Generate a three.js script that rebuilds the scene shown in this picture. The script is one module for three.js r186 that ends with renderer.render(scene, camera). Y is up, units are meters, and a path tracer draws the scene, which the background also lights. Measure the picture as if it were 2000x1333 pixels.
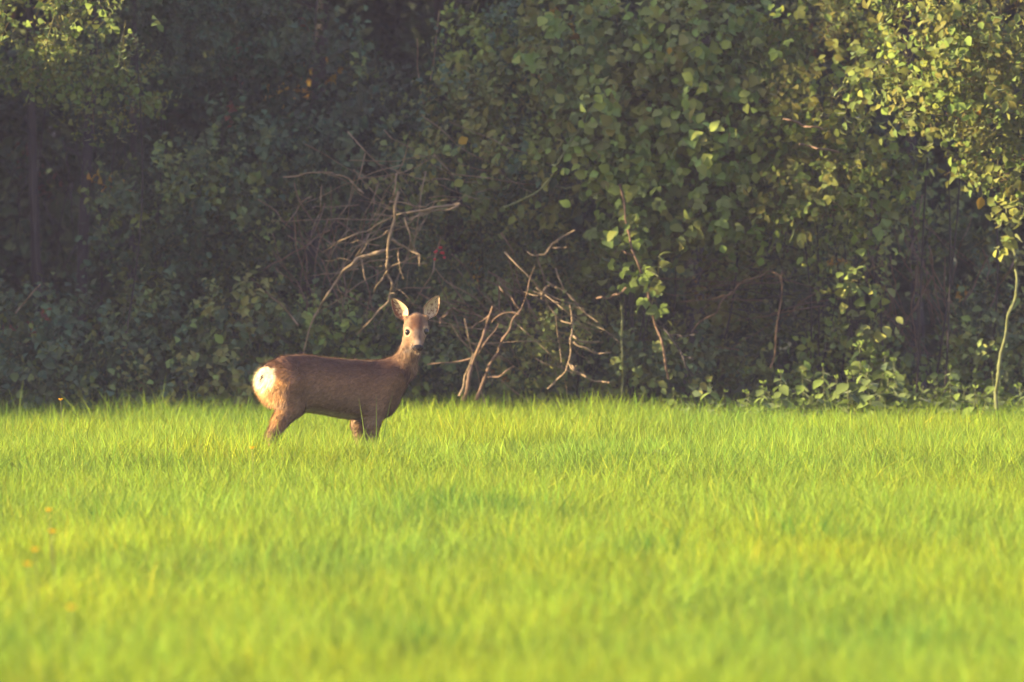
import * as THREE from 'three';
import { mergeGeometries } from 'three/addons/utils/BufferGeometryUtils.js';
import { ImprovedNoise } from 'three/addons/math/ImprovedNoise.js';

// ---------------------------------------------------------------- camera, sky, sun, exposure
const scene = new THREE.Scene();
const CAM_H = 1.9, F = 17500, PITCH = Math.atan((666.5 - 290) / F);          // F: focal length in pixels of a 2000-pixel wide frame
const camera = new THREE.PerspectiveCamera(2 * Math.atan(666.5 / F) * 180 / Math.PI, 1024 / 682, 1, 2500);
camera.position.set(0, CAM_H, 0);
camera.rotation.x = -PITCH;
camera.focus = 50.1;
camera.userData.fStop = 3.8;
const SUN_AZ = 14 * Math.PI / 180, SUN_EL = 14 * Math.PI / 180;              // from the left, a little from the camera's side
const SUN = new THREE.Vector3(-Math.cos(SUN_AZ) * Math.cos(SUN_EL), Math.sin(SUN_EL), Math.sin(SUN_AZ) * Math.cos(SUN_EL));
{ // clear evening sky: deep blue overhead, pale towards the horizon, warmer round the sun
  const W = 256, H = 128, d = new Float32Array(W * H * 4);
  for (let r = 0; r < H; r++) for (let c = 0; c < W; c++) {
    const up = ((r + 0.5) / H - 0.5) * Math.PI, az = ((c + 0.5) / W - 0.5) * 2 * Math.PI;
    const v = new THREE.Vector3(Math.cos(az) * Math.cos(up), Math.sin(up), Math.sin(az) * Math.cos(up));
    const h = Math.max(0, v.y), pale = Math.exp(-h * 4), s = Math.max(0, v.dot(SUN)), glow = 0.35 * s ** 4 + 0.8 * s ** 40;
    const i = (r * W + c) * 4;
    d[i] = 0.22 + 0.46 * pale + 1.0 * glow; d[i + 1] = 0.27 + 0.38 * pale + 0.70 * glow; d[i + 2] = 0.48 + 0.20 * pale + 0.34 * glow; d[i + 3] = 1;
  }
  const t = new THREE.DataTexture(d, W, H, THREE.RGBAFormat, THREE.FloatType);
  t.mapping = THREE.EquirectangularReflectionMapping; t.magFilter = t.minFilter = THREE.LinearFilter; t.needsUpdate = true;
  scene.background = t; scene.environment = t;
  scene.backgroundIntensity = scene.environmentIntensity = 0.56;
}
const sun = new THREE.DirectionalLight(new THREE.Color().setRGB(1, 0.80, 0.49), 5);
sun.position.copy(SUN).multiplyScalar(90).add(new THREE.Vector3(0, 0, -50));
sun.target.position.set(0, 0, -50);
sun.castShadow = true; sun.shadow.radius = 1; sun.shadow.mapSize.set(4096, 4096);
Object.assign(sun.shadow.camera, { left: -40, right: 40, top: 25, bottom: -25, near: 1, far: 220 });
scene.add(sun, sun.target);
scene.fog = new THREE.FogExp2(new THREE.Color().setRGB(0.72, 0.70, 1.0), 0.0005);
const renderer = new THREE.WebGLRenderer();
renderer.toneMapping = THREE.LinearToneMapping;
renderer.toneMappingExposure = 4.4;
renderer.shadowMap.enabled = true;
renderer.setSize(1024, 682);

// ---------------------------------------------------------------- helpers
const V = (x, y, z) => new THREE.Vector3(x, y, z), { lerp, clamp, smoothstep } = THREE.MathUtils;
function rng(seed) { let s = seed >>> 0; return () => { s = (s + 0x6d2b79f5) | 0; let t = Math.imul(s ^ (s >>> 15), 1 | s); t = (t + Math.imul(t ^ (t >>> 7), 61 | t)) ^ t; return ((t ^ (t >>> 14)) >>> 0) / 4294967296; }; }
const perlin = new ImprovedNoise(), noise = (x, y, z = 0) => perlin.noise(x + 31.7, y + 17.3, z + 5.9);
// the place that shows at pixel (px, py) of the 2000-wide photograph at a given distance along the view
function at(px, py, dist) { const y = (666.5 - py) / F, c = Math.cos(PITCH), s = Math.sin(PITCH); const k = dist / (c + y * s); return V((px - 1000) / F * k, CAM_H + (y * c - s) * k, -dist); }
const names = new Map();
function numbered(n) { const k = names.get(n) ?? 0; names.set(n, k + 1); return k ? n + '_' + String(k).padStart(3, '0') : n; }
function tag(o, label, category, group) { o.userData = { label, category }; if (group) o.userData.group = group; return o; }
function thing(name, label, category, pos = V(0, 0, 0), group) { const o = new THREE.Group(); o.name = numbered(name); o.position.copy(pos); tag(o, label, category, group); scene.add(o); return o; }
function mesh(name, g, m, parent, kind) { const o = new THREE.Mesh(g, m); o.name = parent ? name : numbered(name); o.castShadow = o.receiveShadow = true; if (kind) o.userData.kind = kind; (parent ?? scene).add(o); return o; }
function inst(name, g, m, mats, cols, parent, kind = 'stuff') {
  const o = new THREE.InstancedMesh(g, m, mats.length); o.name = name; o.castShadow = o.receiveShadow = true;
  mats.forEach((x, i) => { o.setMatrixAt(i, x); if (cols) o.setColorAt(i, cols[i]); });
  if (kind) o.userData.kind = kind; (parent ?? scene).add(o); return o;
}
const rgb = (r, g, b) => new THREE.Color().setRGB(r, g, b);
function colored(g, f) { const p = g.attributes.position, c = new Float32Array(p.count * 3); for (let i = 0; i < p.count; i++) { const q = f(p.getX(i), p.getY(i), p.getZ(i), i); c.set(q, i * 3); } g.setAttribute('color', new THREE.BufferAttribute(c, 3)); return g; }
function geo(pos, idx, col) { const g = new THREE.BufferGeometry(); g.setAttribute('position', new THREE.BufferAttribute(new Float32Array(pos), 3)); if (col) g.setAttribute('color', new THREE.BufferAttribute(new Float32Array(col), 3)); g.setIndex(idx); g.computeVertexNormals(); return g; }
// a tapered, slightly knobbly branch through points; radii in metres
function branch(pts, r0, r1, seed = 1, sides = 6, wob = 0.15) {
  const R = rng(seed), curve = new THREE.CatmullRomCurve3(pts, false, 'centripetal'), n = Math.max(4, pts.length * 4), pos = [], idx = [], col = [], fr = curve.computeFrenetFrames(n, false);
  for (let i = 0; i <= n; i++) {
    const t = i / n, c = curve.getPoint(t), knot = 1 + wob * (R() - 0.5) * 2, r = lerp(r0, r1, t) * knot, sh = 0.75 + 0.5 * R();
    for (let k = 0; k < sides; k++) { const a = k / sides * 2 * Math.PI, p = c.clone().addScaledVector(fr.normals[i], Math.cos(a) * r).addScaledVector(fr.binormals[i], Math.sin(a) * r), s2 = sh * (0.85 + 0.3 * R()); pos.push(p.x, p.y, p.z); col.push(s2, s2, s2); }
  }
  for (let i = 0; i < n; i++) for (let k = 0; k < sides; k++) { const a = i * sides + k, b = i * sides + (k + 1) % sides; idx.push(a, b, a + sides, b, b + sides, a + sides); }
  for (const [e, c] of [[0, 0], [n, 1]]) { const p = curve.getPoint(c), m = pos.length / 3; pos.push(p.x, p.y, p.z); col.push(1, 1, 1); for (let k = 0; k < sides; k++) { const a = e * sides + k, b = e * sides + (k + 1) % sides; idx.push(...(e ? [a, b, m] : [b, a, m])); } }
  return geo(pos, idx, col);
}

// ---------------------------------------------------------------- materials
const leafMat = (c, o = {}) => new THREE.MeshPhysicalMaterial({ color: c, roughness: 1, transmission: 0.35, thickness: 0, specularIntensity: 0.35, side: THREE.DoubleSide, vertexColors: true, ...o });
const M = {
  soil: new THREE.MeshStandardMaterial({ color: rgb(0.06, 0.075, 0.022), roughness: 1 }),
  grass: leafMat(rgb(1, 1, 1), { transmission: 0.38, specularIntensity: 0.3 }),
  foliage: leafMat(rgb(1, 1, 1)),                                              // sunlit, so light shines through
  shadeFoliage: new THREE.MeshStandardMaterial({ color: 0xffffff, roughness: 0.85, side: THREE.DoubleSide, vertexColors: true }),
  farFoliage: new THREE.MeshStandardMaterial({ color: 0xffffff, roughness: 0.8, side: THREE.DoubleSide, vertexColors: true }),
  bark: new THREE.MeshStandardMaterial({ color: rgb(0.040, 0.032, 0.030), roughness: 0.95, vertexColors: true }),
  deadwood: new THREE.MeshStandardMaterial({ color: rgb(0.20, 0.14, 0.08), roughness: 0.9, vertexColors: true }),
  redwood: new THREE.MeshStandardMaterial({ color: rgb(0.14, 0.085, 0.050), roughness: 0.9, vertexColors: true }),
  greenwood: new THREE.MeshStandardMaterial({ color: rgb(0.105, 0.115, 0.035), roughness: 0.8, vertexColors: true }),
  coat: new THREE.MeshPhysicalMaterial({ color: 0xffffff, roughness: 0.85, vertexColors: true, specularIntensity: 0.3, sheen: 0.25, sheenRoughness: 0.6, sheenColor: rgb(0.9, 0.7, 0.5) }),
  hair: new THREE.MeshStandardMaterial({ color: 0xffffff, roughness: 0.8, side: THREE.DoubleSide }),
  eye: new THREE.MeshPhysicalMaterial({ color: rgb(0.012, 0.008, 0.006), roughness: 0.25 }),
  nose: new THREE.MeshPhysicalMaterial({ color: rgb(0.012, 0.010, 0.011), roughness: 0.45, specularIntensity: 0.5 }),
  petal: leafMat(rgb(0.9, 0.52, 0.01), { vertexColors: false, transmission: 0.3 }),
};

// ---------------------------------------------------------------- ground
const HEDGE_Z = -57.2;
function groundY(x, z) { return 0.035 * noise(x * 0.35, z * 0.22) + 0.02 * noise(x * 1.1, z * 0.7, 3) - 0.035 * noise(-1.0 * 0.35, -50 * 0.22) + 0.075 * Math.exp(-(((z + 48.2) / 1.3) ** 2)) - 0.075 * Math.exp(-((-1.8 / 1.3) ** 2)) + (z < HEDGE_Z ? 0.06 * smoothstep(HEDGE_Z - z, 0, 2) : 0); }
{
  const xs = [-600, -300, -120, -60, -30, -18], zs = [600, 300, 100, 40, 0, -12, -20];
  for (let x = -12; x <= 12; x += 0.4) xs.push(x); xs.push(18, 30, 60, 120, 300, 600);
  for (let z = -24; z >= -76; z -= 0.4) zs.push(z); zs.push(-90, -120, -200, -400, -700);
  const pos = [], idx = [];
  for (const z of zs) for (const x of xs) pos.push(x, Math.abs(x) < 14 && z < -22 && z > -80 ? groundY(x, z) : 0, z);
  for (let j = 0; j + 1 < zs.length; j++) for (let i = 0; i + 1 < xs.length; i++) { const a = j * xs.length + i, b = a + xs.length; idx.push(a, a + 1, b, a + 1, b + 1, b); }
  const g = mesh('ground', geo(pos, idx), M.soil, null, 'structure');
  g.userData.label = 'meadow soil under the grass, running back under the thicket';
}

// ---------------------------------------------------------------- grass
function tuftGeo(seed, n, h0, h1, rad, w) {
  const R = rng(seed), pos = [], idx = [], col = [];
  for (let b = 0; b < n; b++) {
    const a = R() * 6.283, r = rad * Math.sqrt(R()), x = Math.cos(a) * r, z = Math.sin(a) * r, h = lerp(h0, h1, R()), lean = (0.15 + 0.95 * R()) * h, la = R() * 6.283, wa = R() * 3.14;
    const ww = w * (0.6 + 0.7 * R()), dx = Math.cos(wa), dz = Math.sin(wa), sh = 0.48 + 0.95 * R(), straw = R() < 0.05 ? 1 : 0, yel = R();
    const c = straw ? [1.7 * sh, 1.15 * sh, 1.3 * sh] : [sh * lerp(0.8, 1.25, yel), sh, sh * lerp(1.15, 0.8, yel)], S = 3, base = pos.length / 3;
    for (let i = 0; i <= S; i++) {
      const t = i / S, y = h * (t - 0.34 * t * t * (lean / h)), o = lean * (0.25 * t + 0.75 * t * t), hw = ww * (i === S ? 0.03 : (0.75 + 0.5 * t - 0.75 * t * t)) * 0.5;
      const px = x + Math.cos(la) * o, pz = z + Math.sin(la) * o;
      pos.push(px - dx * hw, y, pz - dz * hw, px + dx * hw, y, pz + dz * hw); col.push(...c, ...c);
      if (i < S) { const k = base + i * 2; idx.push(k, k + 1, k + 2, k + 1, k + 3, k + 2); }
    }
  }
  return geo(pos, idx, col);
}
const DEER = V(-1.029, 0, -50);
{
  const g = new THREE.Group(); g.name = 'grass'; g.userData.kind = 'stuff'; g.userData.label = 'lush bright green meadow grass filling the lower half'; scene.add(g);
  const R = rng(77), variants = [0, 1, 2, 3, 4, 5, 6, 7].map((i) => tuftGeo(100 + i, 280, 0.20, 0.35, 0.32, 0.0046)), mats = variants.map(() => []), cols = variants.map(() => []), q = new THREE.Quaternion(), e = new THREE.Euler();
  for (let z = -23.5; z > -58.6; z -= 0.08) {
    const half = Math.abs(z) * 0.0575 + 1.1, n = Math.floor(half * 2 * 0.08 * 17 + R());
    for (let i = 0; i < n; i++) {
      const x = (R() * 2 - 1) * half, zz = z - R() * 0.08, big = noise(x * 0.9, zz * 0.5, 9), fine = noise(x * 3.1, zz * 2.2, 4), k = Math.floor(R() * variants.length);
      const tall = 1 + 0.16 * big + 0.13 * fine, s = tall * (0.93 + 0.14 * R()) * (R() < 0.03 ? 1.18 : zz < -56.4 && R() < 0.2 ? 1.13 : 1);
      e.set((R() - 0.5) * 0.35, R() * 6.283, (R() - 0.5) * 0.35);
      mats[k].push(new THREE.Matrix4().compose(V(x, groundY(x, zz) - 0.01, zz), q.setFromEuler(e), V(0.9 + 0.3 * R(), s, 0.9 + 0.3 * R())));
      const t = 0.5 + 0.5 * noise(x * 0.6, zz * 0.35, 21) + 0.35 * fine, j = 0.85 + 0.3 * R();
      cols[k].push(rgb(lerp(0.158, 0.275, t) * j, lerp(0.29, 0.352, t) * j, lerp(0.034, 0.013, t) * j));
    }
  }
  variants.forEach((v, i) => inst('grass_blades', v, M.grass, mats[i], cols[i], g));
}

// ---------------------------------------------------------------- roe deer
const TURN = 32 * Math.PI / 180, CT = Math.cos(TURN), ST = Math.sin(TURN);
const toLocal = (v) => V(v.x * CT - v.z * ST, v.y, v.x * ST + v.z * CT);     // from axes along the view to the deer's own
const smin = (a, b, k) => { const h = Math.max(k - Math.abs(a - b), 0) / k; return Math.min(a, b) - h * h * k * 0.25; };
const capsule = (p, a, b, ra, rb) => { const bx = b.x - a.x, by = b.y - a.y, bz = b.z - a.z, px = p.x - a.x, py = p.y - a.y, pz = p.z - a.z; const t = clamp((px * bx + py * by + pz * bz) / (bx * bx + by * by + bz * bz), 0, 1); return Math.hypot(px - bx * t, py - by * t, pz - bz * t) - (ra + (rb - ra) * t); };
const ellipsoid = (x, y, z, rx, ry, rz) => { const k0 = Math.hypot(x / rx, y / ry, z / rz), k1 = Math.hypot(x / rx / rx, y / ry / ry, z / rz / rz); return k1 < 1e-9 ? -Math.min(rx, ry, rz) : k0 * (k0 - 1) / k1; };
const SECT = [[-0.452, 0.615, 0.585, 0.012], [-0.445, 0.635, 0.555, 0.04], [-0.425, 0.660, 0.515, 0.072], [-0.38, 0.694, 0.47, 0.102], [-0.30, 0.732, 0.44, 0.122], [-0.20, 0.738, 0.427, 0.126], [-0.10, 0.729, 0.417, 0.133], [0.0, 0.719, 0.402, 0.141], [0.12, 0.707, 0.378, 0.142], [0.22, 0.702, 0.368, 0.130], [0.32, 0.700, 0.376, 0.112], [0.39, 0.685, 0.405, 0.088], [0.435, 0.63, 0.46, 0.055], [0.455, 0.58, 0.51, 0.02]];
function section(x) {
  let i = 0; while (i < SECT.length - 2 && SECT[i + 1][0] < x) i++;
  const a = SECT[i], b = SECT[i + 1], t = clamp((x - a[0]) / (b[0] - a[0]), 0, 1);
  return [lerp(a[1], b[1], t), lerp(a[2], b[2], t), lerp(a[3], b[3], t)];
}
const HF = V(0.05, -0.60, 0.80).normalize(), HS = V(1, 0, 0).addScaledVector(HF, -HF.x).normalize(), HU = HF.clone().cross(HS);
const hf = toLocal(HF), hs = toLocal(HS), hu = toLocal(HU), EYES = V(0.492, 0.877, 0.148);   // the point between the eyes
const headPoint = (u, v, w) => EYES.clone().addScaledVector(hs, u).addScaledVector(hu, v).addScaledVector(hf, w);
const headCoord = (p) => { const d = p.clone().sub(EYES); return [d.dot(hs), d.dot(hu), d.dot(hf)]; };
const NECK = [[V(0.388, 0.585, 0.015), 0.100], [V(0.456, 0.665, 0.06), 0.077], [V(0.474, 0.75, 0.10), 0.055], [V(0.480, 0.83, 0.120), 0.048], [V(0.482, 0.885, 0.120), 0.046]];
const LEGS = [];
for (const s of [1, -1]) {
  const dx = s > 0 ? 0 : 0.10, fx = s > 0 ? 0 : 0.01;
  LEGS.push([[V(-0.31 + dx * 0.3, 0.575, 0.068 * s), 0.108], [V(-0.285 + dx, 0.455, 0.085 * s), 0.072], [V(-0.36 + dx, 0.37, 0.085 * s), 0.044], [V(-0.412 + dx, 0.30, 0.08 * s), 0.027], [V(-0.40 + dx, 0.17, 0.078 * s), 0.017], [V(-0.39 + dx, 0.075, 0.076 * s), 0.019], [V(-0.365 + dx, 0.012, 0.076 * s), 0.017]]);
  LEGS.push([[V(0.325, 0.58, 0.072 * s), 0.085], [V(0.262 + fx, 0.43, 0.082 * s), 0.062], [V(0.243 + fx, 0.34, 0.078 * s), 0.043], [V(0.248 + fx, 0.225, 0.072 * s), 0.024], [V(0.25 + fx, 0.15, 0.07 * s), 0.016], [V(0.25 + fx, 0.065, 0.068 * s), 0.018], [V(0.265 + fx, 0.012, 0.068 * s), 0.017]]);
}
function deerField(p) {
  const [top, bot, w] = section(p.x), cy = (top + bot) / 2, h = (top - bot) / 2, ty = (p.y - cy) / h, ww = w * (1 - 0.12 * clamp(ty, -1, 1));
  let d = (Math.hypot(p.z / ww, ty) - 1) * Math.min(w, h);
  const ox = Math.max(-0.452 - p.x, p.x - 0.455, 0); if (ox > 0) d = Math.hypot(Math.max(d, 0), ox);
  d = smin(d, ellipsoid(p.x - 0.345, p.y - 0.51, p.z, 0.098, 0.122, 0.092), 0.05);
  for (const leg of LEGS) { let m = 9; for (let i = 0; i + 1 < leg.length; i++) m = smin(m, capsule(p, leg[i][0], leg[i + 1][0], leg[i][1], leg[i + 1][1]), 0.014); d = smin(d, m, 0.035); }
  let n = 9; for (let i = 0; i + 1 < NECK.length; i++) n = smin(n, capsule(p, NECK[i][0], NECK[i + 1][0], NECK[i][1], NECK[i + 1][1]), 0.02);
  d = smin(d, n, 0.06);
  if (p.y > 0.68) {
    const [u, v, q] = headCoord(p), a = Math.abs(u), P = { x: u, y: v, z: q }, A = { x: a, y: v, z: q };
    let k = ellipsoid(u, v - 0.015, q + 0.045, 0.053, 0.046, 0.066);
    k = smin(k, capsule(P, { x: 0, y: -0.002, z: -0.01 }, { x: 0, y: -0.014, z: 0.07 }, 0.051, 0.037), 0.02);
    k = smin(k, capsule(P, { x: 0, y: -0.014, z: 0.07 }, { x: 0, y: -0.022, z: 0.128 }, 0.037, 0.026), 0.015);
    k = smin(k, ellipsoid(a - 0.012, v + 0.025, q - 0.122, 0.020, 0.022, 0.022), 0.015);
    k = smin(k, capsule(P, { x: 0, y: -0.045, z: -0.045 }, { x: 0, y: -0.042, z: 0.112 }, 0.044, 0.020), 0.02);
    k = smin(k, capsule(A, { x: 0.034, y: -0.02, z: -0.03 }, { x: 0.026, y: -0.02, z: 0.04 }, 0.036, 0.02), 0.02);
    k = smin(k, capsule(A, { x: 0.044, y: 0.017, z: -0.005 }, { x: 0.042, y: 0.018, z: 0.018 }, 0.019, 0.014), 0.015);
    k = smin(k, capsule(A, { x: 0.036, y: 0.018, z: -0.05 }, { x: 0.056, y: 0.036, z: -0.055 }, 0.024, 0.015), 0.02);
    k = Math.max(k, -(Math.hypot(a - 0.051, v - 0.003, q - 0.028) - 0.015));                          // eye sockets
    d = smin(d, k, 0.025);
  }
  return d;
}
// surface nets: one quad per crossed grid edge, vertices at the mean crossing of each cell
function surfaceNets(f, lo, hi, cell) {
  const nx = Math.ceil((hi.x - lo.x) / cell) + 1, ny = Math.ceil((hi.y - lo.y) / cell) + 1, nz = Math.ceil((hi.z - lo.z) / cell) + 1, val = new Float32Array(nx * ny * nz), id = (i, j, k) => (k * ny + j) * nx + i, B = 6, p = V(0, 0, 0);
  for (let K = 0; K < nz; K += B) for (let J = 0; J < ny; J += B) for (let I = 0; I < nx; I += B) {
    p.set(lo.x + (I + B / 2) * cell, lo.y + (J + B / 2) * cell, lo.z + (K + B / 2) * cell);
    const c = f(p), far = Math.abs(c) > B * cell * 1.6;
    for (let k = K; k < Math.min(K + B, nz); k++) for (let j = J; j < Math.min(J + B, ny); j++) for (let i = I; i < Math.min(I + B, nx); i++) val[id(i, j, k)] = far ? c : f(p.set(lo.x + i * cell, lo.y + j * cell, lo.z + k * cell));
  }
  const vid = new Int32Array(nx * ny * nz).fill(-1), pos = [], idx = [];
  for (let k = 0; k < nz - 1; k++) for (let j = 0; j < ny - 1; j++) for (let i = 0; i < nx - 1; i++) {
    let n = 0, x = 0, y = 0, z = 0, m = 0;
    for (let c = 0; c < 8; c++) if (val[id(i + (c & 1), j + (c >> 1 & 1), k + (c >> 2))] < 0) m++;
    if (m === 0 || m === 8) continue;
    for (let c = 0; c < 8; c++) for (let b = 1; b < 8; b <<= 1) if (!(c & b)) {
      const e = c | b, a0 = val[id(i + (c & 1), j + (c >> 1 & 1), k + (c >> 2))], a1 = val[id(i + (e & 1), j + (e >> 1 & 1), k + (e >> 2))];
      if ((a0 < 0) === (a1 < 0)) continue;
      const t = a0 / (a0 - a1); n++;
      x += (c & 1) + (b === 1 ? t : 0); y += (c >> 1 & 1) + (b === 2 ? t : 0); z += (c >> 2) + (b === 4 ? t : 0);
    }
    vid[id(i, j, k)] = pos.length / 3; pos.push(lo.x + (i + x / n) * cell, lo.y + (j + y / n) * cell, lo.z + (k + z / n) * cell);
  }
  const step = [1, nx, nx * ny];
  for (let k = 1; k < nz - 1; k++) for (let j = 1; j < ny - 1; j++) for (let i = 1; i < nx - 1; i++) {
    const o = id(i, j, k), s0 = val[o] < 0;
    for (let a = 0; a < 3; a++) {
      if (s0 === val[o + step[a]] < 0) continue;
      const s1 = step[(a + 1) % 3], s2 = step[(a + 2) % 3], q = [vid[o], vid[o - s1], vid[o - s1 - s2], vid[o - s2]];
      if (q.some((v) => v < 0)) continue;
      if (s0) idx.push(q[0], q[1], q[2], q[0], q[2], q[3]); else idx.push(q[0], q[2], q[1], q[0], q[3], q[2]);
    }
  }
  const g = new THREE.BufferGeometry(), P = new Float32Array(pos), N = new Float32Array(pos.length), e = 0.002;
  for (let i = 0; i < P.length; i += 3) {
    const g3 = [0, 1, 2].map((c) => { const a = [P[i], P[i + 1], P[i + 2]], b = [...a]; a[c] += e; b[c] -= e; return f(p.set(...a)) - f(V(...b)); }), l = Math.hypot(...g3) || 1;
    N[i] = g3[0] / l; N[i + 1] = g3[1] / l; N[i + 2] = g3[2] / l;
  }
  g.setAttribute('position', new THREE.BufferAttribute(P, 3)); g.setAttribute('normal', new THREE.BufferAttribute(N, 3)); g.setIndex(idx);
  return g;
}
const mix3 = (a, b, t) => [lerp(a[0], b[0], t), lerp(a[1], b[1], t), lerp(a[2], b[2], t)];
function coatColor(x, y, z) {
  const n1 = noise(x * 18, y * 26, z * 22), n2 = noise(x * 70, y * 70, z * 70), n3 = noise(x * 7, y * 7, z * 7);
  let c = [0.235, 0.124, 0.058];                                                                        // grey-brown flank
  const [top, bot] = section(x), up = (y - bot) / Math.max(top - bot, 0.05);
  if (x < 0.46) {
    c = mix3(c, [0.105, 0.050, 0.028], smoothstep(up + 0.10 * n3, 0.50, 0.97));                          // reddish dark back
    c = mix3(c, [0.21, 0.13, 0.075], smoothstep(0.55 - up + 0.1 * n3, 0, 0.3) * 0.6);
    if (x > -0.2 && x < 0.3) c = mix3(c, [0.52, 0.42, 0.24], smoothstep(0.10 - up, 0, 0.09) * smoothstep(y, 0.33, 0.36) * (1 - smoothstep(x, 0.12, 0.2) * 0.85));   // pale belly
  }
  const rear = Math.sqrt(((y - 0.602) / 0.080) ** 2 + (z / 0.122) ** 2 + ((x + 0.445) / 0.135) ** 2) + 0.16 * n1 + 0.10 * n2;
  const thigh = smoothstep(-x + 0.03 * n1, 0.35, 0.405) * smoothstep(y, 0.30, 0.40) * (1 - smoothstep(y, 0.58, 0.64));
  c = mix3(c, [0.50, 0.26, 0.085], thigh * 0.9);                                                       // buff back of the thighs
  c = mix3(c, mix3([0.62, 0.38, 0.15], [0.80, 0.69, 0.48], smoothstep(y + 0.045 * n1 + 0.02 * n2, 0.535, 0.585)), 1 - smoothstep(rear, 0.84, 1.06));                                    // white rump
  for (const [sy, sz, sr] of [[0.622, 0.034, 0.012], [0.602, 0.027, 0.010]]) if (x < -0.38) c = mix3(c, [0.03, 0.02, 0.018], 1 - smoothstep(Math.hypot(y - sy, z - sz), sr * 0.7, sr * 1.2));
  const nk = smoothstep(y + (x - 0.42) * 0.8 + 0.02 * n1, 0.64, 0.74) * smoothstep(x, 0.36, 0.42);
  c = mix3(c, mix3([0.31, 0.185, 0.09], [0.16, 0.085, 0.042], clamp(0.5 + 1.4 * noise(x * 60, y * 24, z * 60) + 1.0 * n2, 0, 1)), nk);   // tan neck, flecked
  if (y > 0.74) {
    const [u, v, w] = headCoord(V(x, y, z)), a = Math.abs(u), face = smoothstep(w, -0.07, -0.02) * smoothstep(y, 0.74, 0.80);
    let f = mix3([0.235, 0.145, 0.08], [0.145, 0.085, 0.048], clamp(0.5 + n1 + n2, 0, 1));
    f = mix3(f, [0.115, 0.052, 0.027], smoothstep(v + 0.012 * n1 + 0.006 * n2, 0.014, 0.034) * (1 - smoothstep(a, 0.022, 0.046)));    // rufous forehead
    f = mix3(f, [0.13, 0.085, 0.06], smoothstep(w, 0.02, 0.06) * (1 - smoothstep(a, 0.012, 0.024)) * smoothstep(v, -0.01, 0.01));
    f = mix3(f, [0.34, 0.25, 0.15], (1 - smoothstep(Math.hypot(a - 0.050, v - 0.004, w - 0.028), 0.026, 0.033)) * 0.9);   // pale eye ring
    f = mix3(f, [0.03, 0.022, 0.02], 1 - smoothstep(Math.hypot(a - 0.050, v - 0.003, w - 0.028), 0.019, 0.0225));
    f = mix3(f, [0.22, 0.16, 0.11], smoothstep(w, 0.10, 0.12) * smoothstep(v, -0.012, 0.004) * (1 - smoothstep(a, 0.012, 0.025)));            // pale patch above the nose
    f = mix3(f, [0.05, 0.035, 0.03], smoothstep(w, 0.105, 0.118) * smoothstep(a, 0.014, 0.020) * (1 - smoothstep(v, -0.012, -0.004)) * smoothstep(v, -0.040, -0.030));
    f = mix3(f, [0.80, 0.77, 0.70], smoothstep(w, 0.075, 0.10) * (1 - smoothstep(v, -0.044, -0.036)));   // white chin
    c = mix3(c, f, face);
  }
  const j = 1 + 0.20 * n2 + 0.16 * n1 + 0.22 * noise(x * 30 + y * 14, y * 70 - x * 12, z * 50) * (y > 0.79 ? 0.4 : 1); return [c[0] * j, c[1] * j, c[2] * j];
}
function earGeo(base, tip, face, W) {
  const L = base.distanceTo(tip), up = tip.clone().sub(base).normalize(), side = up.clone().cross(face).normalize(), nrm = side.clone().cross(up).normalize(), NS = 26, NP = 18, pos = [], col = [], idx = [];
  for (const layer of [0, 1]) for (let i = 0; i <= NS; i++) for (let j = 0; j <= NP; j++) {
    const s = i / NS, f = j / NP * 2 - 1, hw = W * (Math.sin(Math.PI * (0.16 + 0.84 * s) ** 0.95) ** 0.72) * (0.42 + 0.58 * smoothstep(s, 0, 0.42)) + 0.0015, ph = f * lerp(1.75, 0.95, s), th = layer ? 0.0035 : 0;
    const q = base.clone().addScaledVector(up, s * L).addScaledVector(side, hw * Math.sin(ph) / Math.sin(Math.min(1.5, lerp(1.75, 0.95, s)))).addScaledVector(nrm, -(hw * 0.85 + th) * Math.cos(ph) * lerp(1, 0.75, s) + 0.012 * s * s);
    if (layer) q.addScaledVector(side, th * f);
    pos.push(q.x, q.y, q.z);
    const n = noise(s * 9 + base.x * 50, f * 4, layer), m = noise(s * 26, f * 13, 3 + base.x * 20), rim = smoothstep(Math.abs(f), 0.76, 0.92) + smoothstep(s, 0.93, 1);
    let c = layer ? [0.16, 0.09, 0.05] : mix3([0.56, 0.42, 0.25], [0.14, 0.06, 0.03], smoothstep(0.9 * n + 0.35 * m - (base.z > 0.14 ? 0.35 : 0.9) * f * (tip.x > base.x ? -0.8 : 1) + 0.02, -0.05, 0.5));
    c = mix3(c, [0.05, 0.03, 0.02], clamp(rim, 0, 1) * 0.85); col.push(...c);
  }
  const n1 = (NS + 1) * (NP + 1);
  for (let i = 0; i < NS; i++) for (let j = 0; j < NP; j++) { const a = i * (NP + 1) + j, b = a + NP + 1; idx.push(a, a + 1, b, a + 1, b + 1, b); const c = a + n1, e = b + n1; idx.push(c, e, c + 1, c + 1, e, e + 1); }
  for (let i = 0; i < NS; i++) for (const j of [0, NP]) { const a = i * (NP + 1) + j, b = a + NP + 1, c = a + n1, e = b + n1; idx.push(...(j ? [a, c, b, b, c, e] : [a, b, c, b, e, c])); }
  return geo(pos, idx, col);
}
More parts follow.
